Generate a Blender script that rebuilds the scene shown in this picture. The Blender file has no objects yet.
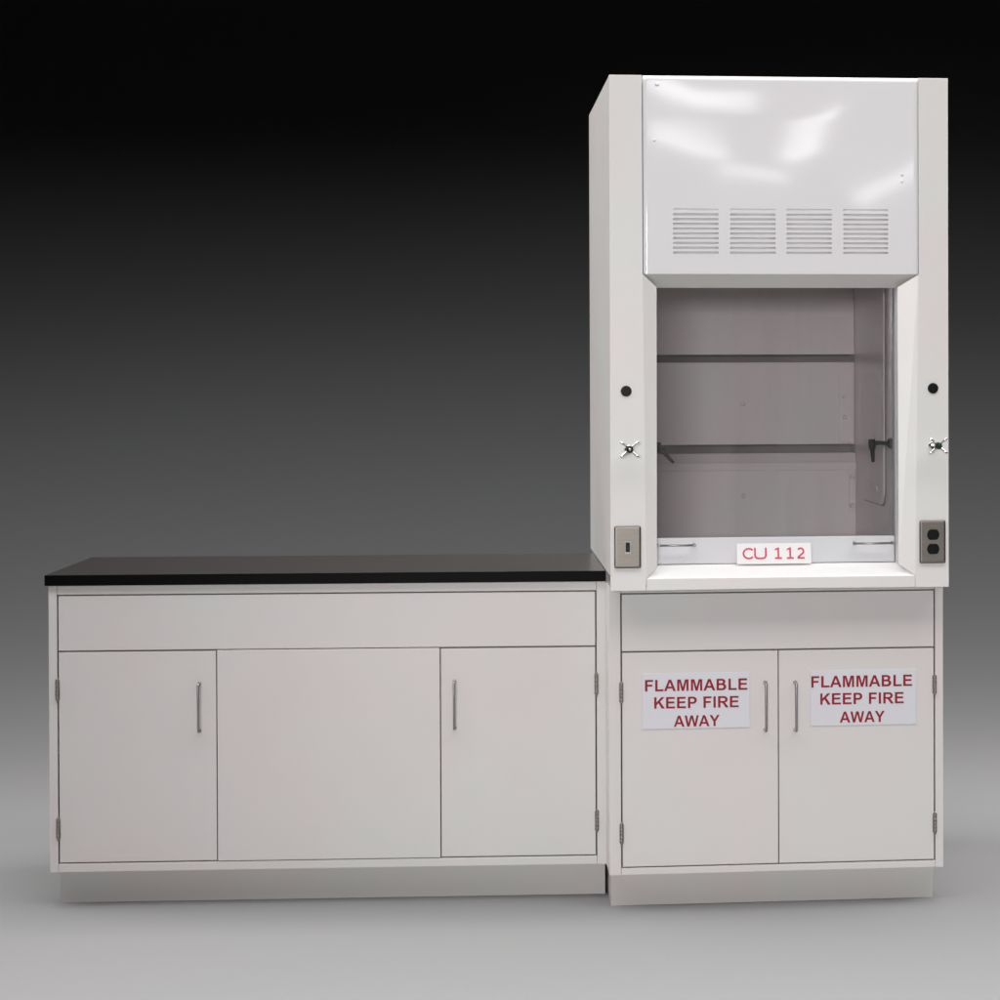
import bpy, bmesh, math, random
from mathutils import Vector, Matrix, noise
from mathutils.geometry import tessellate_polygon

random.seed(7)
scene = bpy.context.scene
COL = scene.collection

# ------------------------------------------------------------------ materials
def new_mat(name):
    m = bpy.data.materials.new(name)
    m.use_nodes = True
    return m, m.node_tree.nodes, m.node_tree.links, m.node_tree.nodes['Principled BSDF']

def paint(name, col, rough=0.35, var=0.02, bump=0.02, scale=3.0, spec=0.5, bump_scale=60.0, dist=0.002):
    """sprayed enamel: faint mottling of colour and gloss, faint orange peel"""
    m, n, l, b = new_mat(name)
    tc = n.new('ShaderNodeTexCoord')
    nz = n.new('ShaderNodeTexNoise'); nz.inputs['Scale'].default_value = scale; nz.inputs['Detail'].default_value = 4
    l.new(tc.outputs['Object'], nz.inputs['Vector'])
    rp = n.new('ShaderNodeValToRGB')
    a = [min(1, c * (1 + var * k)) for c, k in zip(col, (0.6, -0.9, -0.5))]
    d = [min(1, c * (1 + var * k)) for c, k in zip(col, (-0.6, 0.7, 0.2))]
    rp.color_ramp.elements[0].position = 0.35; rp.color_ramp.elements[0].color = (*a, 1)
    rp.color_ramp.elements[1].position = 0.65; rp.color_ramp.elements[1].color = (*d, 1)
    l.new(nz.outputs['Fac'], rp.inputs['Fac'])
    l.new(rp.outputs['Color'], b.inputs['Base Color'])
    n2 = n.new('ShaderNodeTexNoise'); n2.inputs['Scale'].default_value = scale * 5; n2.inputs['Detail'].default_value = 6
    l.new(tc.outputs['Object'], n2.inputs['Vector'])
    mr = n.new('ShaderNodeMapRange'); mr.inputs['To Min'].default_value = rough * 0.85; mr.inputs['To Max'].default_value = rough * 1.2
    l.new(n2.outputs['Fac'], mr.inputs['Value']); l.new(mr.outputs['Result'], b.inputs['Roughness'])
    b.inputs['Specular IOR Level'].default_value = spec
    if bump:
        n3 = n.new('ShaderNodeTexNoise'); n3.inputs['Scale'].default_value = bump_scale; n3.inputs['Detail'].default_value = 2
        l.new(tc.outputs['Object'], n3.inputs['Vector'])
        bp = n.new('ShaderNodeBump'); bp.inputs['Strength'].default_value = bump; bp.inputs['Distance'].default_value = dist
        l.new(n3.outputs['Fac'], bp.inputs['Height']); l.new(bp.outputs['Normal'], b.inputs['Normal'])
    return m

def metal(name, col, rough=0.3, brushed=None):
    m, n, l, b = new_mat(name)
    b.inputs['Metallic'].default_value = 1.0
    tc = n.new('ShaderNodeTexCoord')
    mp = n.new('ShaderNodeMapping')
    mp.inputs['Scale'].default_value = brushed or (30, 30, 30)
    nz = n.new('ShaderNodeTexNoise'); nz.inputs['Scale'].default_value = 8; nz.inputs['Detail'].default_value = 5
    l.new(tc.outputs['Object'], mp.inputs['Vector']); l.new(mp.outputs['Vector'], nz.inputs['Vector'])
    rp = n.new('ShaderNodeValToRGB')
    rp.color_ramp.elements[0].position = 0.3; rp.color_ramp.elements[0].color = (*[c * 0.86 for c in col], 1)
    rp.color_ramp.elements[1].position = 0.7; rp.color_ramp.elements[1].color = (*[min(1, c * 1.08) for c in col], 1)
    l.new(nz.outputs['Fac'], rp.inputs['Fac']); l.new(rp.outputs['Color'], b.inputs['Base Color'])
    mr = n.new('ShaderNodeMapRange'); mr.inputs['To Min'].default_value = rough * 0.8; mr.inputs['To Max'].default_value = rough * 1.3
    l.new(nz.outputs['Fac'], mr.inputs['Value']); l.new(mr.outputs['Result'], b.inputs['Roughness'])
    return m

M = {}
M['cab'] = paint('cabinet_enamel', (0.646, 0.616, 0.608), rough=0.36, var=0.026, scale=2.2)
M['toe'] = paint('toe_kick_shaded_enamel', (0.52, 0.497, 0.484), rough=0.45, var=0.03, scale=3)  # cabinet enamel made darker: shade under the overhang put into the colour
M['hood'] = paint('hood_enamel', (0.765, 0.742, 0.725), rough=0.32, var=0.024, scale=2.0)
M['gloss'] = paint('gloss_enamel', (0.815, 0.80, 0.81), rough=0.06, var=0.008, scale=2.0, bump=0.0)
M['liner'] = paint('liner_board', (0.82, 0.768, 0.765), rough=0.3, var=0.04, scale=4.0)
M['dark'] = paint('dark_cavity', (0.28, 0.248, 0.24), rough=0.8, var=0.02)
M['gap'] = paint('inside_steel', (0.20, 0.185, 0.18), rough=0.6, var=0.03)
M['epoxy'] = paint('black_epoxy_resin', (0.002, 0.0018, 0.002), rough=0.24, var=0.2, spec=0.06, scale=40, bump=0.05, bump_scale=400, dist=0.0005)
e_ = M['epoxy'].node_tree.nodes['Principled BSDF']          # sheen put in for light mirrored along the resin top
e_.inputs['Sheen Weight'].default_value = 0.19; e_.inputs['Sheen Roughness'].default_value = 0.28
e_.inputs['Sheen Tint'].default_value = (1.0, 0.93, 0.90, 1)
M['sill'] = paint('sill_lit_enamel', (0.93, 0.925, 0.92), rough=0.3, var=0.01)  # paler than the hood enamel: strong light on the sill put into the colour
M['rail'] = paint('sash_rail_enamel', (0.70, 0.70, 0.725), rough=0.3, var=0.02)
M['side_rail'] = paint('sash_side_channel', (0.16, 0.17, 0.21), rough=0.4, var=0.05)
M['black'] = paint('black_plastic', (0.005, 0.0045, 0.0045), rough=0.35, spec=0.2, var=0.1, scale=30)
M['green'] = paint('dark_green_plastic', (0.008, 0.035, 0.022), rough=0.3, spec=0.3, var=0.1, scale=30)
M['nozzle'] = paint('black_polypropylene', (0.004, 0.004, 0.0045), rough=0.4, spec=0.2, var=0.1, scale=30)
M['sign'] = paint('sign_vinyl', (0.655, 0.655, 0.695), rough=0.3, var=0.02, scale=6)
M['red'] = paint('red_ink', (0.27, 0.008, 0.022), rough=0.5, spec=0.25, var=0.12, scale=25, bump=0)
M['card'] = paint('white_card', (0.90, 0.89, 0.89), rough=0.6, var=0.01, scale=8)
M['pink'] = paint('red_marker_ink', (0.70, 0.06, 0.13), rough=0.5, var=0.1, scale=25, bump=0)
M['steel'] = metal('brushed_steel', (0.25, 0.228, 0.205), 0.36, (4, 4, 120))
M['hinge'] = metal('hinge_steel', (0.29, 0.265, 0.25), 0.45)
M['chrome'] = metal('chrome', (0.80, 0.79, 0.77), 0.12)
M['satin'] = metal('satin_nickel', (0.34, 0.325, 0.315), 0.3)
M['sweep'] = paint('grey_backdrop_paper', (0.22, 0.22, 0.222), rough=0.9, var=0.012, scale=0.6, spec=0.1, bump=0.03, bump_scale=200)

# sash glass: clear, slightly grey, with a fresnel reflection
m, n, l, b = new_mat('sash_glass')
n.remove(b)
out = n['Material Output']
tr = n.new('ShaderNodeBsdfTransparent'); tr.inputs['Color'].default_value = (0.97, 0.965, 0.97, 1)
gl = n.new('ShaderNodeBsdfGlossy'); gl.inputs['Roughness'].default_value = 0.06
tc = n.new('ShaderNodeTexCoord'); mp = n.new('ShaderNodeMapping'); mp.inputs['Scale'].default_value = (5, 1, 0.5)
nz = n.new('ShaderNodeTexNoise'); nz.inputs['Scale'].default_value = 2.5
bp = n.new('ShaderNodeBump'); bp.inputs['Strength'].default_value = 0.06; bp.inputs['Distance'].default_value = 0.02
l.new(tc.outputs['Object'], mp.inputs['Vector']); l.new(mp.outputs['Vector'], nz.inputs['Vector'])
l.new(nz.outputs['Fac'], bp.inputs['Height']); l.new(bp.outputs['Normal'], gl.inputs['Normal'])
fr = n.new('ShaderNodeFresnel'); fr.inputs['IOR'].default_value = 1.5
mx = n.new('ShaderNodeMixShader')
l.new(fr.outputs['Fac'], mx.inputs['Fac']); l.new(tr.outputs['BSDF'], mx.inputs[1]); l.new(gl.outputs['BSDF'], mx.inputs[2])
df = n.new('ShaderNodeBsdfDiffuse'); df.inputs['Color'].default_value = (0.80, 0.76, 0.77, 1)  # pale streaky haze painted in for reflections on the glass
mp2 = n.new('ShaderNodeMapping'); mp2.inputs['Scale'].default_value = (9, 1, 0.7)
nz2 = n.new('ShaderNodeTexNoise'); nz2.inputs['Scale'].default_value = 1.6; nz2.inputs['Detail'].default_value = 5
l.new(tc.outputs['Object'], mp2.inputs['Vector']); l.new(mp2.outputs['Vector'], nz2.inputs['Vector'])
mr = n.new('ShaderNodeMapRange'); mr.inputs['From Min'].default_value = 0.35; mr.inputs['From Max'].default_value = 0.7
mr.inputs['To Min'].default_value = 0.020; mr.inputs['To Max'].default_value = 0.052
l.new(nz2.outputs['Fac'], mr.inputs['Value'])
mx2 = n.new('ShaderNodeMixShader')
l.new(mr.outputs['Result'], mx2.inputs['Fac']); l.new(mx.outputs['Shader'], mx2.inputs[1]); l.new(df.outputs['BSDF'], mx2.inputs[2])
l.new(mx2.outputs['Shader'], out.inputs['Surface'])
M['glass'] = m

# ------------------------------------------------------------------ mesh helpers
def box(bm, x0, x1, y0, y1, z0, z1, bev=0.0, seg=2):
    vs = [bm.verts.new((x, y, z)) for x in (x0, x1) for y in (y0, y1) for z in (z0, z1)]
    f = [(0, 1, 3, 2), (4, 6, 7, 5), (0, 4, 5, 1), (2, 3, 7, 6), (0, 2, 6, 4), (1, 5, 7, 3)]
    fs = [bm.faces.new([vs[i] for i in q]) for q in f]
    if bev:
        es = list({e for q in fs for e in q.edges})
        bmesh.ops.bevel(bm, geom=es, offset=bev, segments=seg, profile=0.6, affect='EDGES')

def prism(bm, pts, a, b, axis='z', bev=0.0):
    """extrude a convex/concave polygon pts between a and b along axis. pts are the other two coordinates in order"""
    def P(u, v, w):
        return {'z': (u, v, w), 'y': (u, w, v), 'x': (w, u, v)}[axis]
    lo = [bm.verts.new(P(u, v, a)) for u, v in pts]
    hi = [bm.verts.new(P(u, v, b)) for u, v in pts]
    k = len(pts)
    fs = [bm.faces.new(lo[::-1]), bm.faces.new(hi)]
    for i in range(k):
        fs.append(bm.faces.new((lo[i], lo[(i + 1) % k], hi[(i + 1) % k], hi[i])))
    if bev:
        es = list({e for q in fs for e in q.edges})
        bmesh.ops.bevel(bm, geom=es, offset=bev, segments=2, profile=0.6, affect='EDGES')

def tube(bm, path, rad, seg=14, cap=True):
    """tube along a polyline; rad a number or one per point"""
    path = [Vector(p) for p in path]
    k = len(path)
    rad = [rad] * k if isinstance(rad, (int, float)) else rad
    rings = []
    ref = None
    for i, p in enumerate(path):
        t = (path[min(i + 1, k - 1)] - path[max(i - 1, 0)]).normalized()
        if ref is None:
            ref = Vector((0, 0, 1)) if abs(t.z) < 0.9 else Vector((1, 0, 0))
        u = (ref - t * ref.dot(t)).normalized()
        ref = u
        v = t.cross(u)
        rings.append([bm.verts.new(p + (u * math.cos(a) + v * math.sin(a)) * rad[i])
                      for a in [2 * math.pi * j / seg for j in range(seg)]])
    for i in range(k - 1):
        for j in range(seg):
            f = bm.faces.new((rings[i][j], rings[i][(j + 1) % seg], rings[i + 1][(j + 1) % seg], rings[i + 1][j]))
            f.smooth = True
    if cap:
        bm.faces.new(rings[0][::-1]); bm.faces.new(rings[-1])

def obj(name, bm, mat, parent, origin=(0, 0, 0), smooth=False):
    bmesh.ops.recalc_face_normals(bm, faces=bm.faces)
    if origin != (0, 0, 0):
        bmesh.ops.translate(bm, verts=bm.verts, vec=-Vector(origin))
    if smooth:
        for f in bm.faces: f.smooth = True
    me = bpy.data.meshes.new(name); bm.to_mesh(me); bm.free()
    me.materials.append(M[mat] if isinstance(mat, str) else mat)
    o = bpy.data.objects.new(name, me); COL.objects.link(o)
    if parent: o.parent = parent
    return o

# ---- frames: the left bench and the hood unit stand a degree or two out of line with each other
H_ROT = 0.0361
L_ROT = -0.0131
L_ORG = Vector((-0.001, 0.158, 0.0))
FLOOR = -0.012

class Thing:
    """An Empty at the base of a thing; parts are given in the coordinates of its unit."""
    def __init__(self, name, label, cat, frame, origin, group=None):
        self.o = bpy.data.objects.new(name, None); COL.objects.link(self.o)
        self.o.empty_display_size = 0.1
        rot, org = (H_ROT, Vector((0, 0, 0))) if frame == 'H' else (L_ROT, L_ORG)
        self.org = tuple(origin)
        self.o.location = org + Matrix.Rotation(rot, 3, 'Z') @ Vector(origin)
        self.o.rotation_euler = (0, 0, rot)
        self.o['label'] = label; self.o['category'] = cat
        if group: self.o['group'] = group
    def part(self, name, bm, mat, parent=None, smooth=False, label=None):
        o = obj(name, bm, mat, parent or self.o, self.org, smooth)
        if label: o['label'] = label
        return o

BM = bmesh.new

# ------------------------------------------------------------------ cabinet furniture
def pull(bm, x, z0, z1, y, out=0.026, r=0.0034):
    """D-shaped wire pull standing off a door whose face is at y"""
    zt, zb, yo, c = z1 - r, z0 + r, y - out, 0.006
    path = [(x, y + 0.003, zt), (x, yo + c, zt)]
    for k in range(1, 7):
        a = k / 6 * math.pi / 2
        path.append((x, yo + c - c * math.sin(a), zt - c + c * math.cos(a)))
    path.append((x, yo, (zt + zb) / 2))
    for k in range(0, 7):
        a = k / 6 * math.pi / 2
        path.append((x, yo + c - c * math.cos(a), zb + c - c * math.sin(a)))
    path.append((x, y + 0.003, zb))
    tube(bm, path, r, 14)
    for z in (zt, zb):                     # small ferrules against the door
        tube(bm, [(x, y + 0.001, z), (x, y - 0.004, z)], 0.0052, 16)

def hinge(bm, x, z0, z1, y):
    """butt hinge: knuckled barrel with pointed tips and two thin leaves"""
    r = 0.0046
    yb = y - 0.003
    L = z1 - z0
    tip = 0.006
    tube(bm, [(x, yb, z0), (x, yb, z0 + tip * 0.5), (x, yb, z0 + tip)], [0.0015, 0.0036, r * 0.95], 12)
    tube(bm, [(x, yb, z1 - tip), (x, yb, z1 - tip * 0.5), (x, yb, z1)], [r * 0.95, 0.0036, 0.0015], 12)
    k = 5
    h = (L - 2 * tip) / k
    for i in range(k):
        a = z0 + tip + i * h
        tube(bm, [(x, yb, a), (x, yb, a + 0.0004), (x, yb, a + h - 0.0004), (x, yb, a + h)], [r * 0.93, r, r, r * 0.93], 12, cap=False)
    box(bm, x - 0.0062, x + 0.0062, y - 0.0010, y + 0.002, z0 + tip, z1 - tip, 0.0004, 1)

def cabinet(name, label, frame, x0, x1, xi0, xi1, zr_top, zr_mid, zr_bot, splits, doors, depth, right_edge=None, toe=0.05, toe_in=(0.016, 0.02)):
    """steel base cabinet. x0..x1 the case, xi0..xi1 the opening in the face frame"""
    ZT, ZB = 0.8725, 0.081
    t = Thing(name, label, 'cabinet', frame, ((x0 + x1) / 2, depth / 2, FLOOR))
    re = right_edge or (lambda y: x1)
    # carcass sides, back, bottom
    bm = BM()
    prism(bm, [(x0, 0.0235), (x0 + 0.018, 0.0235), (x0 + 0.018, depth), (x0, depth)], ZB + 0.0, ZT - 0.001)
    prism(bm, [(re(0.0235) - 0.018, 0.0235), (re(0.0235), 0.0235), (re(depth), depth), (re(depth) - 0.018, depth)], ZB, ZT - 0.001)
    box(bm, x0 + 0.019, re(depth) - 0.019, depth - 0.012, depth - 0.001, ZB, ZT - 0.001)
    box(bm, x0 + 0.019, re(depth) - 0.019, 0.024, depth - 0.013, ZB, ZB + 0.015)
    t.part('case', bm, 'cab')
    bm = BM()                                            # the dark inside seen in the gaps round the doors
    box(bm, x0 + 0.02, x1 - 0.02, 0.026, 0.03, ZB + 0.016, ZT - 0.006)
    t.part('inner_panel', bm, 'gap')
    # face frame
    bm = BM()
    box(bm, x0, xi0, 0, 0.023, ZB, ZT, 0.0022)
    box(bm, xi1, x1, 0, 0.023, ZB, ZT, 0.0022)
    box(bm, xi0 + 0.0002, xi1 - 0.0002, 0.0004, 0.022, zr_top, ZT - 0.0005, 0.0015)
    box(bm, xi0 + 0.0002, xi1 - 0.0002, 0.0004, 0.022, ZB + 0.0003, zr_bot, 0.0022)
    t.part('face_frame', bm, 'cab')
    # long false drawer front
    bm = BM()
    box(bm, xi0 + 0.0035, xi1 - 0.0035, 0.001, 0.02, zr_mid + 0.0005, zr_top - 0.0035, 0.0018)
    t.part('drawer_front', bm, 'cab')
    # doors and panels
    xs = [xi0 + 0.0025] + splits + [xi1 - 0.0025]
    for i, d in enumerate(doors):
        a, b_ = xs[i] + 0.0013, xs[i + 1] - 0.0013
        bm = BM()
        kind = d['kind']
        yf = 0.0005 if kind == 'door' else -0.0012
        top = zr_mid - (0.0035 if kind == 'door' else 0.0016)
        bot = zr_bot + (0.003 if kind == 'door' else 0.0016)
        box(bm, a, b_, yf, 0.02, bot, top, 0.0018)
        dr = t.part('door' if kind == 'door' else 'fixed_panel', bm, 'cab')
        if kind == 'door':
            bm = BM(); pull(bm, d['hx'], d['hz'][0], d['hz'][1], yf)
            t.part('handle', bm, 'satin', dr)
            for z0, z1 in d['hinges']:
                bm = BM(); hinge(bm, d['gx'], z0, z1, 0)
                t.part('hinge', bm, 'hinge', dr)
    # recessed toe kick
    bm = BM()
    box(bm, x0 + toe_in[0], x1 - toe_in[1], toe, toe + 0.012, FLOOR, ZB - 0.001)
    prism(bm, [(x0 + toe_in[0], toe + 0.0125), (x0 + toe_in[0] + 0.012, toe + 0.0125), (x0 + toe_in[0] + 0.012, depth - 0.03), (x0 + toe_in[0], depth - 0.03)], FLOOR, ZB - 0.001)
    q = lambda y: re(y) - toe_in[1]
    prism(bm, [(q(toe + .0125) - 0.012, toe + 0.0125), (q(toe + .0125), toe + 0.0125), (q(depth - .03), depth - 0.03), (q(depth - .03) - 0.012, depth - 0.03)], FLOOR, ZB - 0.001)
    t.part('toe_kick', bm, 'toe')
    return t

# where the slanted left side of the hood unit runs, in the coordinates of the left bench
def hood_side_in_L(y, clear=0.003, xh=0.0022):
    a = Matrix.Rotation(-L_ROT, 3, 'Z')
    R = Matrix.Rotation(H_ROT, 3, 'Z')
    p0 = a @ (R @ Vector((xh, 0, 0)) - L_ORG); p1 = a @ (R @ Vector((xh, 1, 0)) - L_ORG)
    k = (y - p0.y) / (p1.y - p0.y)
    return min(0.0, p0.x + (p1.x - p0.x) * k - clear)

cabinet('base_cabinet', 'wide white steel base cabinet with two doors and a middle panel under the black countertop', 'L',
        -1.5335, 0.0, -1.5105, -0.028, 0.8475, 0.6925, 0.1055, [-1.0768, -0.4618],
        [dict(kind='door', hx=-1.1237, hz=(0.4650, 0.6035), gx=-1.5100, hinges=((0.552, 0.6185), (0.1705, 0.2355))),
         dict(kind='panel'),
         dict(kind='door', hx=-0.4228, hz=(0.4645, 0.6015), gx=-0.0285, hinges=((0.5515, 0.6190), (0.1710, 0.2360)))],
        0.60, right_edge=lambda y: hood_side_in_L(y), toe_in=(0.017, 0.006))

cabinet('base_cabinet', 'narrow white steel base cabinet with two doors under the fume hood', 'H',
        0.0022, 0.9276, 0.0338, 0.9052, 0.8530, 0.6935, 0.1010, [0.4676],
        [dict(kind='door', hx=0.4306, hz=(0.4685, 0.6060), gx=0.0350, hinges=((0.5500, 0.6140), (0.1640, 0.2280))),
         dict(kind='door', hx=0.5138, hz=(0.4670, 0.6050), gx=0.9035, hinges=((0.5580, 0.6200), (0.1725, 0.2370)))],
        0.72, toe_in=(0.007, 0.020))

# ------------------------------------------------------------------ countertops
t = Thing('countertop', 'long black epoxy countertop lying on the wide cabinet left of the fume hood', 'countertop', 'L', (-0.77, 0.3, 0.873))
bm = BM()
yb = 0.628
r_ = lambda y: hood_side_in_L(y, 0.0015, 0.0035)
prism(bm, [(-1.5415, -0.0125), (r_(-0.0125) + 0.0, -0.0125), (r_(yb), yb), (-1.5415, yb)], 0.8732, 0.9028, bev=0.0022)
t.part('slab', bm, 'epoxy')

t = Thing('work_surface', 'black epoxy slab carrying the fume hood on the narrow cabinet', 'countertop', 'H', (0.467, 0.4, 0.873))
bm = BM()
box(bm, 0.0035, 0.9300, -0.0540, 0.90, 0.8732, 0.9028, 0.0015)
t.part('slab', bm, 'epoxy')

# ------------------------------------------------------------------ fume hood
X0, X1, YF, ZH, YBK = 0.0035, 0.9312, -0.066, 2.2575, 0.984
hood = Thing('fume_hood', 'tall white fume hood with glass sash and four louvre groups above the narrow cabinet', 'fume hood', 'H', ((X0 + X1) / 2, 0.45, 0.9032))
ZS = 0.9032
O = dict(TL=(0.0938, 1.7215), TR=(0.8475, 1.7215), BR=(0.8375, 0.8978), BL=(0.0998, 0.8978))
I = dict(TL=(0.1312, 1.6862), TR=(0.7925, 1.6862), BR=(0.7945, 0.9285), BL=(0.1297, 0.9285))
YJ = YF + 0.013
YI = YF + 0.058                                             # inner edge of the bevelled surround
# side panels, top and back
for xa, xb in ((X0 + 0.0003, X0 + 0.018), (X1 - 0.018, X1 - 0.0003)):
    bm = BM(); box(bm, xa, xb, YF + 0.0185, YBK, ZS, ZH - 0.0008, 0.0012)
    hood.part('side_panel', bm, 'hood')
bm = BM(); box(bm, X0 + 0.0185, X1 - 0.0185, YF + 0.03, YBK - 0.002, ZH - 0.02, ZH - 0.002)
hood.part('top_panel', bm, 'hood')
bm = BM(); box(bm, X0 + 0.0185, X1 - 0.0185, YBK - 0.016, YBK - 0.001, ZS, ZH - 0.0205)
hood.part('back_panel', bm, 'hood')

# front posts: flat face plus a bevelled return into the opening
def post(left):
    bm = BM()
    s = 'L' if left else 'R'
    xo = X0 if left else X1
    ot, ob, it, ib = O['T' + s], O['B' + s], I['T' + s], I['B' + s]
    g = 0.0012 if left else -0.0012
    zb = 0.8645
    f = [(xo, YF, zb), (xo, YF, ZH), (ot[0] - g, YF, ZH), (ot[0] - g, YF, ot[1]), (ob[0], YF, ob[1]), (ob[0] - g * 0.4, YF, zb)]
    vf = [bm.verts.new(p) for p in f]
    bm.faces.new(vf)
    vb = [bm.verts.new((p[0], YF + 0.018, p[2])) for p in f]
    for a, b in ((0, 1), (1, 2), (2, 3), (4, 5), (5, 0)):
        bm.faces.new((vf[a], vf[b], vb[b], vb[a]))
    i1 = bm.verts.new((it[0], YJ, it[1])); i0 = bm.verts.new((ib[0], YJ, ib[1]))
    bm.faces.new((vf[3], vf[4], i0, i1))                    # bevelled jamb
    d1 = bm.verts.new((it[0], YI + 0.012, it[1])); d0 = bm.verts.new((ib[0], YI + 0.012, ib[1]))
    bm.faces.new((i1, i0, d0, d1))
    es = [e for e in bm.edges if len(e.link_faces) == 2 and set(e.verts) <= set(vf)]
    bmesh.ops.bevel(bm, geom=es, offset=0.0018, segments=2, profile=0.6, affect='EDGES')
    return hood.part('front_post', bm, 'hood')
pl, pr = post(True), post(False)

# airfoil sill with its apron
bm = BM()
a, b_ = O['BL'], O['BR']; c, d = I['BR'], I['BL']
e = 0.0008
A0 = bm.verts.new((a[0] + e, YF, 0.8650)); A1 = bm.verts.new((b_[0] - e, YF, 0.8650))
B0 = bm.verts.new((a[0] + e, YF, a[1])); B1 = bm.verts.new((b_[0] - e, YF, b_[1]))
C0 = bm.verts.new((d[0], YI + 0.012, d[1])); C1 = bm.verts.new((c[0], YI + 0.012, c[1]))
D0 = bm.verts.new((d[0], YI + 0.05, d[1])); D1 = bm.verts.new((c[0], YI + 0.05, c[1]))
E0 = bm.verts.new((a[0] + e, YF + 0.011, 0.8650)); E1 = bm.verts.new((b_[0] - e, YF + 0.011, 0.8650))
J0 = bm.verts.new((d[0], YJ, d[1])); J1 = bm.verts.new((c[0], YJ, c[1]))
bm.faces.new((B0, J0, C0)); bm.faces.new((B1, C1, J1))
for q in ((A0, A1, B1, B0), (B0, B1, C1, C0), (C0, C1, D1, D0), (A0, A1, E1, E0)):
    bm.faces.new(q)
es = [x for x in bm.edges if len(x.link_faces) == 2 and not ({J0, J1} & set(v for f in x.link_faces for v in f.verts))]
bmesh.ops.bevel(bm, geom=es, offset=0.002, segments=3, profile=0.5, affect='EDGES')
sl = hood.part('sill', bm, 'sill')
sl.data.materials.append(M['hood'])                     # the apron is painted like the posts
for f in sl.data.polygons:
    if abs(f.normal.y) > 0.9: f.material_index = 1

# upper front panel: gently bowed sheet with four groups of ten punched slots
GX = [(0.1755, 0.2985), (0.3305, 0.4545), (0.4845, 0.6085), (0.6405, 0.7640)]
pitch = 0.0129
SZ = [(1.7765 + k * pitch, 1.7765 + k * pitch + 0.0056) for k in range(10)]
px0, px1, pz0, pz1 = O['TL'][0] + 0.0006, O['TR'][0] - 0.0006, O['TL'][1], 2.2560
def fill(lo, hi, brk, step):
    v = sorted(set([lo, hi] + brk)); r = []
    for a, b in zip(v, v[1:]):
        k = max(1, round((b - a) / step))
        r += [a + (b - a) * i / k for i in range(k)]
    return r + [hi]
xs = fill(px0, px1, [q for g in GX for q in g], 0.012)
zs = fill(pz0, pz1, [q for s in SZ for q in s], 0.012)
def bow(x, z):
    u = (x - px0) / (px1 - px0); v = (z - pz0) / (pz1 - pz0)
    e_ = min(1, 6 * min(u, 1 - u)) * min(1, 5 * min(v, 1 - v))
    w = noise.noise(Vector((x * 2.6 + 3.1, z * 3.4, 1.7))) * 0.0016 + noise.noise(Vector((x * 6 + 9, z * 5, 4.2))) * 0.0003
    up = max(0.0, min(1.0, (v - 0.30) / 0.35))
    return -0.0015 - e_ * (0.0008 * 4 * u * (1 - u)) * 1.0 + w * e_ * up
bm = BM()
G = {}
for i, x in enumerate(xs):
    for j, z in enumerate(zs):
        G[i, j] = bm.verts.new((x, YF + bow(x, z), z))
def in_slot(x, z):
    return any(a < x < b for a, b in GX) and any(a < z < b for a, b in SZ)
for i in range(len(xs) - 1):
    for j in range(len(zs) - 1):
        if in_slot((xs[i] + xs[i + 1]) / 2, (zs[j] + zs[j + 1]) / 2): continue
        f = bm.faces.new((G[i, j], G[i + 1, j], G[i + 1, j + 1], G[i, j + 1])); f.smooth = True
# turned-back edges of the sheet (sides, top)
def ret(ks, dy=0.014):
    prev = None
    for k in ks:
        v = bm.verts.new(G[k].co + Vector((0, dy, 0)))
        if prev: bm.faces.new((G[prev[0]], G[k], v, prev[1]))
        prev = (k, v)
nx, nz_ = len(xs) - 1, len(zs) - 1
ret([(0, j) for j in range(nz_ + 1)]); ret([(nx, j) for j in range(nz_ + 1)])
ret([(i, nz_) for i in range(nx + 1)])
up = hood.part('upper_panel', bm, 'gloss', label='glossy bowed upper panel with four groups of louvre slots')
# bevelled soffit under the panel
bm = BM()
q = [(O['TL'][0] + 0.0006, YF + 0.001, 1.7213), (O['TR'][0] - 0.0006, YF + 0.001, 1.7213), (I['TR'][0], YI, I['TR'][1]), (I['TL'][0], YI, I['TL'][1])]
v = [bm.verts.new(p) for p in q]
bm.faces.new(v)
w = [bm.verts.new((q[2][0], YI + 0.012, q[2][2])), bm.verts.new((q[3][0], YI + 0.012, q[3][2]))]
bm.faces.new((v[2], v[3], w[1], w[0]))
for k_, s_ in ((3, 'L'), (2, 'R')):
    j = bm.verts.new((I['T' + s_][0], YJ, I['T' + s_][1])); bm.faces.new((v[3 - k_], v[k_], j))
hood.part('soffit', bm, 'hood')
# louvre vanes behind the slots: one stack per group
for g in GX:
    bm = BM()
    for s in SZ:
        zc = s[0]
        prism(bm, [(YF + 0.0015, zc - 0.0010), (YF + 0.0030, zc - 0.0010), (YF + 0.0135, zc + 0.0095), (YF + 0.0120, zc + 0.0095)], g[0] - 0.004, g[1] + 0.004, axis='x')
    hood.part('louvre', bm, 'gloss', up)
# small fixing screws on the upper panel
for x, z, r in ((0.1325, 2.233, 0.0055), (0.1255, 2.083, 0.004), (0.803, 1.993, 0.004), (0.803, 1.975, 0.004)):
    bm = BM(); tube(bm, [(x, YF - 0.0033, z), (x, YF - 0.0028, z), (x, YF + 0.006, z)], [r * 0.4, r, r], 16)
    hood.part('screw', bm, 'gloss', up)

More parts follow.
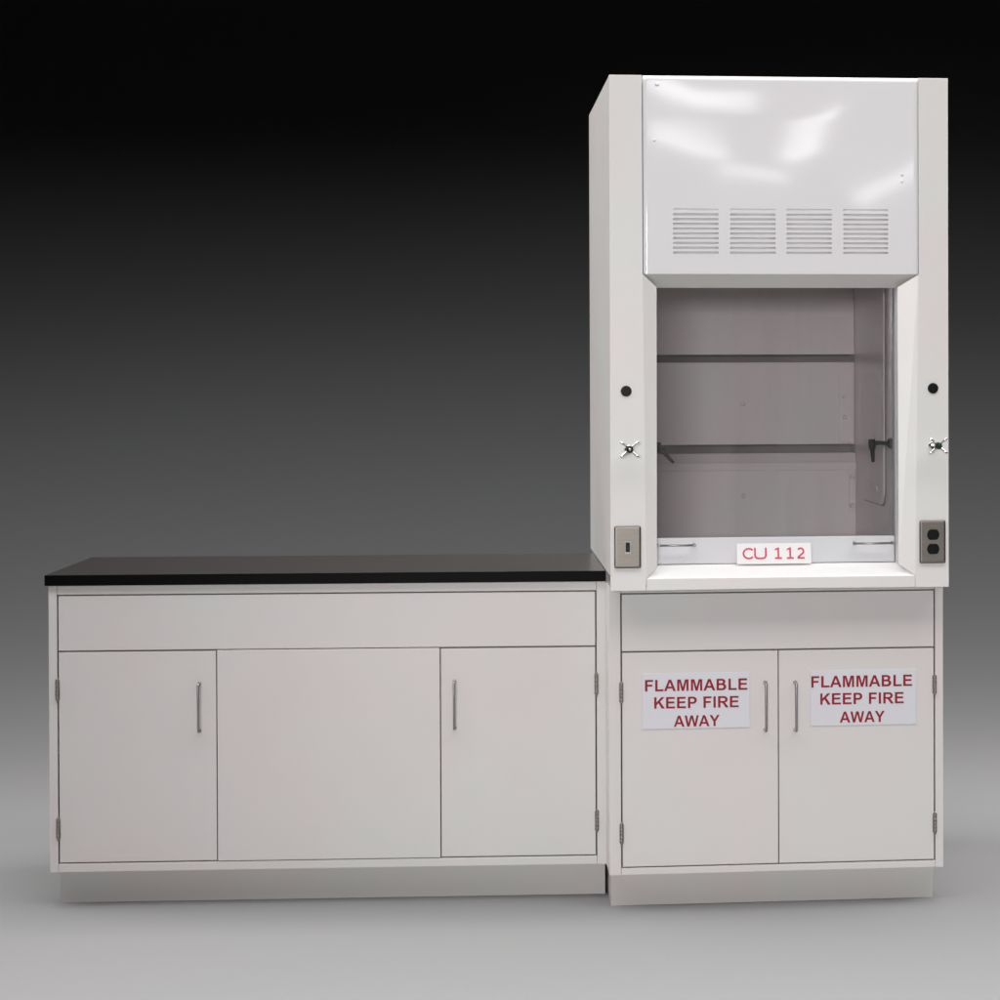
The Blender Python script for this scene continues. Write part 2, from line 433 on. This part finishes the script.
# interior: liner, baffles
LX0, LX1, LB, LF, LT = 0.124, 0.8005, 0.735, YI + 0.0125, 2.02
bm = BM()
box(bm, LX0 - 0.01, LX0, LF + 0.03, LB + 0.1, ZS + 0.001, LT)
box(bm, LX1, LX1 + 0.01, LF + 0.03, LB + 0.1, ZS + 0.001, LT)
box(bm, LX0 + 0.0002, LX1 - 0.0002, 0.06, LB + 0.1, LT + 0.001, LT + 0.01)
box(bm, LX0 + 0.0002, LX1 - 0.0002, LF + 0.035, LB + 0.1, ZS + 0.002, ZS + 0.016)
hood.part('interior_liner', bm, 'liner')
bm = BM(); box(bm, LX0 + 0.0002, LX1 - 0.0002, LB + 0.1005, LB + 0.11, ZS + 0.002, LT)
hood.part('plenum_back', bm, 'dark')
def baffle(z0, z1, lip=None, mat='liner'):
    bm = BM()
    a, b = LX0 + 0.001, LX1 - 0.001
    if lip:      # top edge folded back into a sloping lip
        prism(bm, [(LB - 0.026, z0), (LB - 0.026, z1 - lip), (LB - 0.034, z1 - lip * 0.97), (LB - 0.035, z1 - lip * 0.55), (LB - 0.030, z1 - lip * 0.48), (LB - 0.012, z1), (LB + 0.012, z1), (LB + 0.012, z0)], a, b, axis='x')
    else:
        box(bm, a, b, LB, LB + 0.008, z0, z1, 0.002)
    return hood.part('baffle', bm, mat)
bt = baffle(1.5065, 2.015)
b2 = baffle(1.2325, 1.4830)
b3 = baffle(ZS + 0.03, 1.2060, lip=0.052)
# raised cover strip up the right end of the baffles, with clips
bm = BM(); box(bm, 0.752, 0.7945, LB - 0.006, LB - 0.0005, 1.237, 1.480, 0.002)
hood.part('cover_strip', bm, 'liner', b2)
bm = BM(); box(bm, 0.777, 0.7945, LB - 0.0335, LB - 0.0265, 1.03, 1.150, 0.003)
hood.part('cover_strip', bm, 'liner', b3)
for (x, z, y, par) in ((0.4555, 1.357, LB, b2), (0.455, 1.078, LB - 0.03, b3), (0.768, 1.378, LB - 0.006, b2), (0.768, 1.315, LB - 0.006, b2), (0.786, 1.135, LB - 0.038, b3), (0.786, 1.046, LB - 0.038, b3)):
    bm = BM(); tube(bm, [(x, y + 0.001, z), (x, y - 0.004, z), (x, y - 0.0065, z)], [0.0075, 0.0070, 0.0035], 16)
    hood.part('clip', bm, 'liner', par)
# access panel on the right-hand wall
bm = BM()
ya, yb_, za, zb_, rr = 0.185, 0.58, 1.075, 1.73, 0.045
pts = []
for cx, cz, a0 in ((yb_ - rr, zb_ - rr, 0), (ya + rr, zb_ - rr, 90), (ya + rr, za + rr, 180), (yb_ - rr, za + rr, 270)):
    for k in range(7):
        an = math.radians(a0 + 15 * k); pts.append((cx + rr * math.cos(an), cz + rr * math.sin(an)))
prism(bm, pts, LX1 - 0.007, LX1 - 0.0005, axis='x', bev=0.0025)
ap = hood.part('access_panel', bm, 'liner')
bm = BM()
yc_, zc_ = (ya + yb_) / 2, (za + zb_) / 2
prism(bm, [(yc_ + (p - yc_) * 1.03, zc_ + (q_ - zc_) * 1.012) for p, q_ in pts], LX1 - 0.0025, LX1 - 0.0003, axis='x')
hood.part('gasket', bm, 'gap', ap)
for y, z in ((0.29, 1.118), (0.46, 1.125)):
    bm = BM(); tube(bm, [(LX1 - 0.006, y, z), (LX1 - 0.0095, y, z), (LX1 - 0.0115, y, z)], [0.010, 0.009, 0.004], 14)
    hood.part('screw', bm, 'rail', ap)

# sash: bottom rail and side channels, glass, two lifting handles
SY = YI + 0.014
bm = BM()
box(bm, I['BL'][0] + 0.001, I['BR'][0] - 0.001, SY, SY + 0.020, 0.9300, 1.0020, 0.003)
sash = hood.part('sash', bm, 'rail')
for xa, xb in ((0.1262, 0.1335), (0.7895, 0.7990)):
    bm = BM(); box(bm, xa, xb, SY + 0.0005, SY + 0.019, 1.0025, 1.70)
    hood.part('side_channel', bm, 'side_rail', sash)
bm = BM(); box(bm, 0.1340, 0.7890, SY + 0.008, SY + 0.012, 1.0022, 1.72)
hood.part('glass', bm, 'glass', sash)
for xa, xb in ((0.1345, 0.2390), (0.6765, 0.7890)):
    bm = BM()
    z, y = 0.9830, SY - 0.022
    tube(bm, [(xa, y, z), ((xa + xb) / 2, y, z), (xb, y, z)], 0.0030, 12)
    for x in (xa + 0.003, xb - 0.003):
        tube(bm, [(x, SY + 0.001, z), (x, y - 0.003, z)], 0.0042, 12)
    hood.part('handle', bm, 'satin', sash)

# service outlets inside: flange, arm and tapered spout
def spout(x, y, z, sx, down):
    bm = BM()
    tube(bm, [(x, y, z), (x + sx * 0.006, y, z), (x + sx * 0.012, y, z)], [0.016, 0.015, 0.008], 18)
    tube(bm, [(x + sx * 0.010, y, z), (x + sx * 0.035, y, z + 0.002), (x + sx * 0.052, y, z)], [0.0062, 0.0058, 0.0072], 14)
    ex = Vector((x + sx * 0.055, y, z + 0.006))
    d = Vector(down).normalized()
    tube(bm, [ex - d * 0.006, ex + d * 0.004, ex + d * 0.014, ex + d * 0.022, ex + d * 0.024, ex + d * 0.058],
         [0.0095, 0.0105, 0.0105, 0.0090, 0.0066, 0.0046], 16)
    hood.part('spout', bm, 'nozzle')
spout(LX1 - 0.0085, 0.045, 1.256, -1, (0.05, -0.05, -1))
bm = BM()
tube(bm, [(LX0, 0.05, 1.252), (LX0 + 0.012, 0.05, 1.252)], [0.018, 0.016], 18)
box(bm, LX0 + 0.009, LX0 + 0.026, 0.042, 0.060, 1.236, 1.263, 0.003)
tube(bm, [(LX0 + 0.018, 0.05, 1.250), (LX0 + 0.030, 0.046, 1.238), (LX0 + 0.034, 0.045, 1.234), (LX0 + 0.060, 0.038, 1.206)], [0.0085, 0.0085, 0.0060, 0.0040], 14)
hood.part('spout', bm, 'nozzle')

# service valve handles: stem, hub, four bent arms
def valve(x, z, hub, bx, label):
    bm = BM()
    tube(bm, [(bx, YF + 0.001, z), (bx, YF - 0.004, z), (bx, YF - 0.006, z)], [0.0115, 0.0115, 0.009], 20)
    tube(bm, [(bx, YF - 0.005, z), (x, YF - 0.042, z)], 0.0055, 16)
    v = hood.part('valve_handle', bm, 'chrome', label=label)
    for k in range(4):
        a = math.radians(45 + 90 * k)
        c, s = math.cos(a), math.sin(a)
        b2_ = BM()
        tube(b2_, [(x + c * 0.005, YF - 0.041, z + s * 0.005), (x + c * 0.013, YF - 0.042, z + s * 0.0115), (x + c * 0.024, YF - 0.047, z + s * 0.021),
                   (x + c * 0.0325, YF - 0.048, z + s * 0.0285), (x + c * 0.034, YF - 0.048, z + s * 0.0298)], [0.0034, 0.0030, 0.0034, 0.0040, 0.0022], 12)
        hood.part('arm', b2_, 'chrome', v)
    b3_ = BM()
    tube(b3_, [(x, YF - 0.036, z), (x, YF - 0.052, z), (x, YF - 0.056, z)], [0.0098, 0.0098, 0.0072], 20)
    hood.part('hub', b3_, hub, v)
    b4_ = BM()
    tube(b4_, [(x, YF - 0.0555, z), (x, YF - 0.0575, z), (x, YF - 0.0585, z)], [0.0038, 0.0034, 0.0015], 12)
    hood.part('hub_screw', b4_, 'chrome' if hub == 'black' else hub, v)
valve(0.0527, 1.2490, 'black', 0.0520, 'chrome four arm valve handle with black hub')
valve(0.8935, 1.2535, 'green', 0.8860, 'chrome four arm valve handle with dark green hub')
# blanking plugs above the valves
for x, z in ((0.0470, 1.4050), (0.8880, 1.4095)):
    bm = BM(); tube(bm, [(x, YF + 0.002, z), (x, YF - 0.0022, z), (x, YF - 0.004, z)], [0.0148, 0.0146, 0.0118], 28)
    hood.part('plug', bm, 'black')

# switch plate and duplex outlet
def plate(x0, x1, z0, z1, name):
    bm = BM(); box(bm, x0, x1, YF - 0.0075, YF - 0.0001, z0, z1, 0.0055, 4)
    return hood.part(name, bm, 'steel')
sp = plate(0.0135, 0.0852, 0.9270, 1.0405, 'switch_plate')
xc, zc = 0.0494, 0.9838
bm = BM(); box(bm, xc - 0.0090, xc + 0.0090, YF - 0.0082, YF - 0.0060, zc - 0.0185, zc + 0.0165, 0.0006); hood.part('toggle_frame', bm, 'satin', sp)
bm = BM(); box(bm, xc - 0.0058, xc + 0.0058, YF - 0.0088, YF - 0.0060, zc - 0.0130, zc + 0.0130, 0.0008); hood.part('toggle_slot', bm, 'black', sp)
bm = BM(); prism(bm, [(YF - 0.008, zc - 0.004), (YF - 0.017, zc - 0.010), (YF - 0.0165, zc - 0.004), (YF - 0.008, zc + 0.005)], xc - 0.0035, xc + 0.0035, axis='x', bev=0.0008); hood.part('toggle', bm, 'black', sp)
for dz in (0.030, -0.030):
    bm = BM(); tube(bm, [(xc, YF - 0.0060, zc + dz), (xc, YF - 0.0078, zc + dz)], [0.0036, 0.0030], 14); hood.part('screw', bm, 'steel', sp)
op = plate(0.8490, 0.9210, 0.9305, 1.0480, 'outlet_plate')
xc, zc = 0.8862, 0.9895
for dz in (0.0196, -0.0196):
    pts = []
    for k in range(48):
        a = 2 * math.pi * k / 48
        pts.append((xc + 0.0170 * math.cos(a), zc + dz + max(-0.0142, min(0.0142, 0.0170 * math.sin(a)))))
    bm = BM(); prism(bm, pts, YF - 0.0086, YF - 0.0060, axis='y'); so = hood.part('socket', bm, 'black', op)
bm = BM(); tube(bm, [(xc, YF - 0.0060, zc), (xc, YF - 0.0082, zc)], [0.0034, 0.0026], 14); hood.part('screw', bm, 'steel', op)

# ------------------------------------------------------------------ lettering
def arc(cx, cy, rx, ry, a0, a1, k=10):
    return [(cx + rx * math.cos(math.radians(a0 + (a1 - a0) * i / k)), cy + ry * math.sin(math.radians(a0 + (a1 - a0) * i / k))) for i in range(k + 1)]
GL = {
 'F': (.611, [[(.073,0),(.073,.716),(.564,.716),(.564,.595),(.221,.595),(.221,.425),(.517,.425),(.517,.304),(.221,.304),(.221,0)]]),
 'L': (.611, [[(.077,0),(.077,.716),(.222,.716),(.222,.121),(.582,.121),(.582,0)]]),
 'A': (.722, [[(.718,0),(.561,0),(.498,.163),(.212,.163),(.153,0),(0,0),(.279,.716),(.432,.716)], [(.452,.283),(.354,.549),(.257,.283)]]),
 'M': (.833, [[(.071,0),(.071,.716),(.287,.716),(.417,.227),(.546,.716),(.763,.716),(.763,0),(.629,0),(.629,.564),(.487,0),(.348,0),(.206,.564),(.206,0)]]),
 'E': (.667, [[(.073,0),(.073,.716),(.604,.716),(.604,.595),(.218,.595),(.218,.436),(.577,.436),(.577,.316),(.218,.316),(.218,.121),(.617,.121),(.617,0)]]),
 'K': (.722, [[(.075,0),(.075,.716),(.219,.716),(.219,.398),(.511,.716),(.706,.716),(.436,.437),(.72,0),(.533,0),(.336,.336),(.219,.216),(.219,0)]]),
 'I': (.278, [[(.068,0),(.068,.716),(.213,.716),(.213,0)]]),
 'W': (.944, [[(.173,0),(.002,.716),(.15,.716),(.258,.224),(.389,.716),(.561,.716),(.687,.216),(.797,.716),(.943,.716),(.769,0),(.616,0),(.473,.535),(.331,0)]]),
 'Y': (.667, [[(.26,0),(.26,.301),(-.002,.716),(.167,.716),(.336,.433),(.501,.716),(.667,.716),(.404,.3),(.404,0)]]),
 'P': (.667, [[(.073,0),(.073,.716)] + arc(.39,.493,.227,.223,90,-90) + [(.218,.27),(.218,0)], [(.218,.595)] + arc(.37,.493,.095,.102,90,-90) + [(.218,.391)]]),
 'R': (.722, [[(.073,0),(.073,.716)] + arc(.42,.507,.245,.209,90,-75) + [(.56,.235),(.715,0),(.538,0),(.425,.185),(.33,.285),(.28,.299),(.218,.299),(.218,0)], [(.218,.595)] + arc(.41,.504,.105,.091,90,-90) + [(.218,.413)]]),
 'B': (.722, [[(.073,0),(.073,.716)] + arc(.40,.535,.213,.181,90,-48) + arc(.42,.21,.245,.210,58,-90) + [(.3,0)], [(.218,.597)] + arc(.37,.5175,.09,.0795,90,-90) + [(.218,.438)], [(.218,.319)] + arc(.39,.2205,.12,.0985,90,-90) + [(.218,.122)]]),
 ' ': (.278, []),
}
def text_line(bm, txt, x0, x1, z0, z1, y, word=None):
    """bold capitals fitted between x0..x1 and z0..z1, facing -y"""
    pen, polys, k, allx = 0.0, [], 0, []
    for ch in txt:
        adv, loops = GL[ch]
        if ch == ' ': k += 1
        if loops:
            g = [[(p[0] + pen, p[1]) for p in lp] for lp in loops]
            allx += [p[0] for lp in g for p in lp]
            if word is None or word == k: polys.append(g)
        pen += adv
    a, b = min(allx), max(allx)
    sx, sz = (x1 - x0) / (b - a), (z1 - z0) / 0.716
    for g in polys:
        flat = [p for lp in g for p in lp]
        vs = [bm.verts.new((x0 + (p[0] - a) * sx, y, z0 + p[1] * sz)) for p in flat]
        for tri in tessellate_polygon([[Vector((p[0], p[1], 0)) for p in lp] for lp in g]):
            try: bm.faces.new([vs[i] for i in tri])
            except ValueError: pass

def hazard_sign(x0, x1, z0, z1, lines, label):
    t = Thing('hazard_sign', label, 'sign', 'H', ((x0 + x1) / 2, -0.0004, z0), group='flammable warning signs on the cabinet doors')
    bm = BM(); box(bm, x0, x1, -0.0016, 0.0002, z0, z1, 0.0005, 1)
    t.part('plate', bm, 'sign')
    for txt, a, b, c, d in lines:
        for k in range(txt.count(' ') + 1):
            bm = BM(); text_line(bm, txt, a, b, c, d, -0.0020, k)
            t.part('lettering', bm, 'red')
hazard_sign(0.0925, 0.3880, 0.4805, 0.6330,
            [('FLAMMABLE', 0.1000, 0.3815, 0.5835, 0.6150), ('KEEP FIRE', 0.1250, 0.3575, 0.5360, 0.5672), ('AWAY', 0.1785, 0.3045, 0.4855, 0.5160)],
            'white FLAMMABLE sign on the left cabinet door, a handle close to its right edge')
hazard_sign(0.5560, 0.8515, 0.4805, 0.6330,
            [('FLAMMABLE', 0.5585, 0.8400, 0.5860, 0.6175), ('KEEP FIRE', 0.5835, 0.8165, 0.5385, 0.5697), ('AWAY', 0.6375, 0.7630, 0.4880, 0.5185)],
            'white FLAMMABLE sign on the right cabinet door, a handle close to its left edge')

# the card propped on the sill
def stroke(bm, path, w, y):
    """flat ribbon along a polyline in (x, z)"""
    k = len(path); L = []
    for i, (x, z) in enumerate(path):
        a = Vector(path[max(i - 1, 0)]); b = Vector(path[min(i + 1, k - 1)])
        t = (b - a).normalized(); nrm = Vector((-t.y, t.x))
        s = w / 2
        if 0 < i < k - 1:
            u = (Vector(path[i]) - a).normalized(); s /= max(0.5, u.dot(t))
        L.append((bm.verts.new((x + nrm.x * s, y, z + nrm.y * s)), bm.verts.new((x - nrm.x * s, y, z - nrm.y * s))))
    for (a, b), (c, d) in zip(L, L[1:]):
        bm.faces.new((a, b, d, c))
cx0, cx1, cz0, cz1 = 0.3535, 0.5590, 0.9292, 0.9858
cy = SY - 0.0145
t = Thing('number_card', 'small white card reading CU 112 in red, propped on the fume hood sill', 'card', 'H', ((cx0 + cx1) / 2, cy, cz0))
bm = BM(); box(bm, cx0, cx1, cy, cy + 0.0022, cz0, cz1, 0.0005, 1)
t.part('sheet', bm, 'card')
bm = BM()
h0, h1 = 0.9420, 0.9738
hh = h1 - h0; wd = 0.0049; ty = cy - 0.0005
def X(u): return 0.3690 + (u - 235) * (0.5410 - 0.3690) / (800 - 235)
rx = (X(322) - X(235)) / 2
stroke(bm, [(X(235) + wd / 2 + rx * 1.12 + (rx * 1.12) * math.cos(math.radians(a)), (h0 + h1) / 2 + (hh / 2 - wd / 2) * math.sin(math.radians(a))) for a in range(42, 319, 12)], wd, ty)
ua, ub = X(348) , X(446)
ur = (ub - ua) / 2
cr, zb_u = 0.0088, h0 + wd / 2
stroke(bm, [(ua, h1), (ua, zb_u + cr)] + [(ua + cr + cr * math.cos(math.radians(a)), zb_u + cr + cr * math.sin(math.radians(a))) for a in range(195, 271, 15)]
       + [(ub - cr + cr * math.cos(math.radians(a)), zb_u + cr + cr * math.sin(math.radians(a))) for a in range(270, 346, 15)] + [(ub, zb_u + cr), (ub, h1)], wd, ty)
t.part('lettering', bm, 'pink'); bm = BM()
for c in (560, 668):
    xm = X(c)
    stroke(bm, [(xm, h0 + wd), (xm, h1)], wd, ty)
    stroke(bm, [(X(c - 32), h0 + wd / 2), (X(c + 32), h0 + wd / 2)], wd, ty)
    stroke(bm, [(X(c - 30), h1 - 0.0062), (xm - wd / 2, h1 - 0.0028)], wd * 0.85, ty)
xa, xb = X(732), X(800)
r2 = (xb - xa) / 2 - wd / 2
stroke(bm, [((xa + xb) / 2 - 0.001 + r2 * math.cos(math.radians(a)), h1 - wd / 2 - 0.0088 + 0.0088 * math.sin(math.radians(a))) for a in range(150, -31, -12)]
       + [(xb - 0.008, h0 + hh * 0.42), (xa + 0.0022, h0 + wd)], wd, ty)
stroke(bm, [(xa, h0 + wd / 2), (xb, h0 + wd / 2)], wd * 0.98, ty)
t.part('lettering', bm, 'pink')
t.o.rotation_euler = (Matrix.Rotation(H_ROT, 3, 'Z') @ Matrix.Rotation(-0.17, 3, 'X')).to_euler()

# ------------------------------------------------------------------ backdrop: grey paper sweep, floor curving up into the wall
SW_Y0, SW_YA, SW_A, SW_B = -12.0, 2.5, 15.0, 9.5      # start, where the curve begins, its depth and height
prof = []
for i in range(13):
    prof.append((SW_Y0 + (SW_YA - SW_Y0) * i / 12, FLOOR))
for i in range(1, 65):
    a = i / 64 * math.pi / 2
    prof.append((SW_YA + SW_A * math.sin(a), FLOOR + SW_B * (1 - math.cos(a))))
prof.append((SW_YA + SW_A, FLOOR + SW_B + 2))
bm = BM()
cols = [-11 + 22 * i / 10 for i in range(11)]
rows = [[bm.verts.new((x, y, z)) for x in cols] for y, z in prof]
for a, b in zip(rows, rows[1:]):
    for i in range(10):
        f = bm.faces.new((a[i], a[i + 1], b[i + 1], b[i])); f.smooth = True
o = obj('floor', bm, 'sweep', None)
for p in o.data.polygons: p.use_smooth = True
o['kind'] = 'structure'; o['label'] = 'plain grey studio floor curving up into a dark backdrop'; o['category'] = 'floor'

# ------------------------------------------------------------------ lamps
def area(name, loc, target, sx, sy, power, spread=180, col=(1, 1, 1)):
    d = bpy.data.lights.new(name, 'AREA'); d.shape = 'RECTANGLE'; d.size = sx; d.size_y = sy
    d.energy = power; d.spread = math.radians(spread); d.color = col
    o = bpy.data.objects.new(name, d); COL.objects.link(o)
    o.location = loc
    o.rotation_euler = (Vector(target) - Vector(loc)).to_track_quat('-Z', 'Y').to_euler()
    return o
LAMPS = [
    ('front_lamp', (0.4, -1.8, 4.4), (0.4, -1.79, 0), 8.0, 1.6, 190, 180, (1, 0.982, 0.985)),
    ('overhead_lamp', (0.0, 0.8, 4.8), (0.0, 0.81, 0), 10.0, 2.0, 356, 150, (1, 0.99, 0.98)),
    ('floor_fill', (0.0, -2.3, 4.4), (0.0, -2.29, 0), 10.0, 1.0, 75, 60, (1, 0.99, 0.98)),  # added overhead strip, brightens the floor in front of the units
    ('left_fill', (-5.0, 0.0, 4.0), (-0.5, 0.2, 0.8), 1.0, 2.0, 9, 60, (1, 0.99, 0.98)),  # added out of view to brighten the hood's left side
    ('right_fill', (5.0, 0.5, 4.0), (1.3, 0.9, 0.0), 1.0, 2.0, 16, 60, (1, 0.99, 0.98)),  # added out of view, lifts the shade on the floor beside the hood
    ('fill_lamp', (-1.2, -12.0, 2.1), (0.65, 0.0, 0.0), 3.0, 1.0, 20, 30, (1, 0.99, 0.985)),  # added low fill behind the camera, brightens the fronts and hood interior
    ('backdrop_fill', (-0.5, 7.2, 6.7), (-0.5, 7.21, 0), 14.0, 2.0, 95, 130, (1, 1, 1)),  # added above the frame to light the curve of the sweep
]
for L_ in LAMPS: area(*L_)
# stand-ins for ceiling fittings, added behind the camera for the upper panel to mirror
for x, z, sx, sz, roll, pw in ((1.30, 3.30, 0.42, 0.16, 10, 0.20), (1.66, 3.27, 0.30, 0.16, 5, 0.12), (1.32, 2.92, 0.55, 0.10, 12, 0.17), (1.78, 2.71, 0.48, 0.07, 3, 0.085), (2.22, 3.00, 0.50, 0.11, -28, 0.17), (2.70, 2.68, 0.40, 0.10, -35, 0.10)):
    o = area('fitting_standin', (x, -9.0, z), (0.5, 0.0, 2.0), sx, sz, pw, 60)
    o.rotation_euler = (o.rotation_euler.to_matrix() @ Matrix.Rotation(math.radians(-roll), 3, 'Z')).to_euler()

w = bpy.data.worlds.new('World'); scene.world = w; w.use_nodes = True
w.node_tree.nodes['Background'].inputs['Color'].default_value = (0.9, 0.95, 1, 1)
w.node_tree.nodes['Background'].inputs['Strength'].default_value = 0.0

# ------------------------------------------------------------------ camera
cam = bpy.data.cameras.new('camera'); co = bpy.data.objects.new('camera', cam); COL.objects.link(co)
cam.sensor_fit = 'HORIZONTAL'; cam.sensor_width = 36
cam.lens = 2437.4 / 1000 * 36
cam.shift_x = (500 - 737.47) / 1000
cam.shift_y = (393.46 - 500) / 1000
cam.clip_end = 200
R = Matrix.Rotation(-0.0762, 3, 'Z') @ Matrix.Rotation(-0.0110, 3, 'X') @ Matrix.Rotation(0.0029, 3, 'Y') @ Matrix.Rotation(math.pi / 2, 3, 'X')
co.matrix_world = Matrix.Translation((-0.152, -6.647, 1.4703)) @ R.to_4x4()
scene.camera = co

vs = scene.view_settings
vs.view_transform = 'Standard'; vs.look = 'None'; vs.exposure = 0; vs.gamma = 1; vs.use_curve_mapping = False
scene.cycles.max_bounces = 8; scene.cycles.diffuse_bounces = 5; scene.cycles.transparent_max_bounces = 8
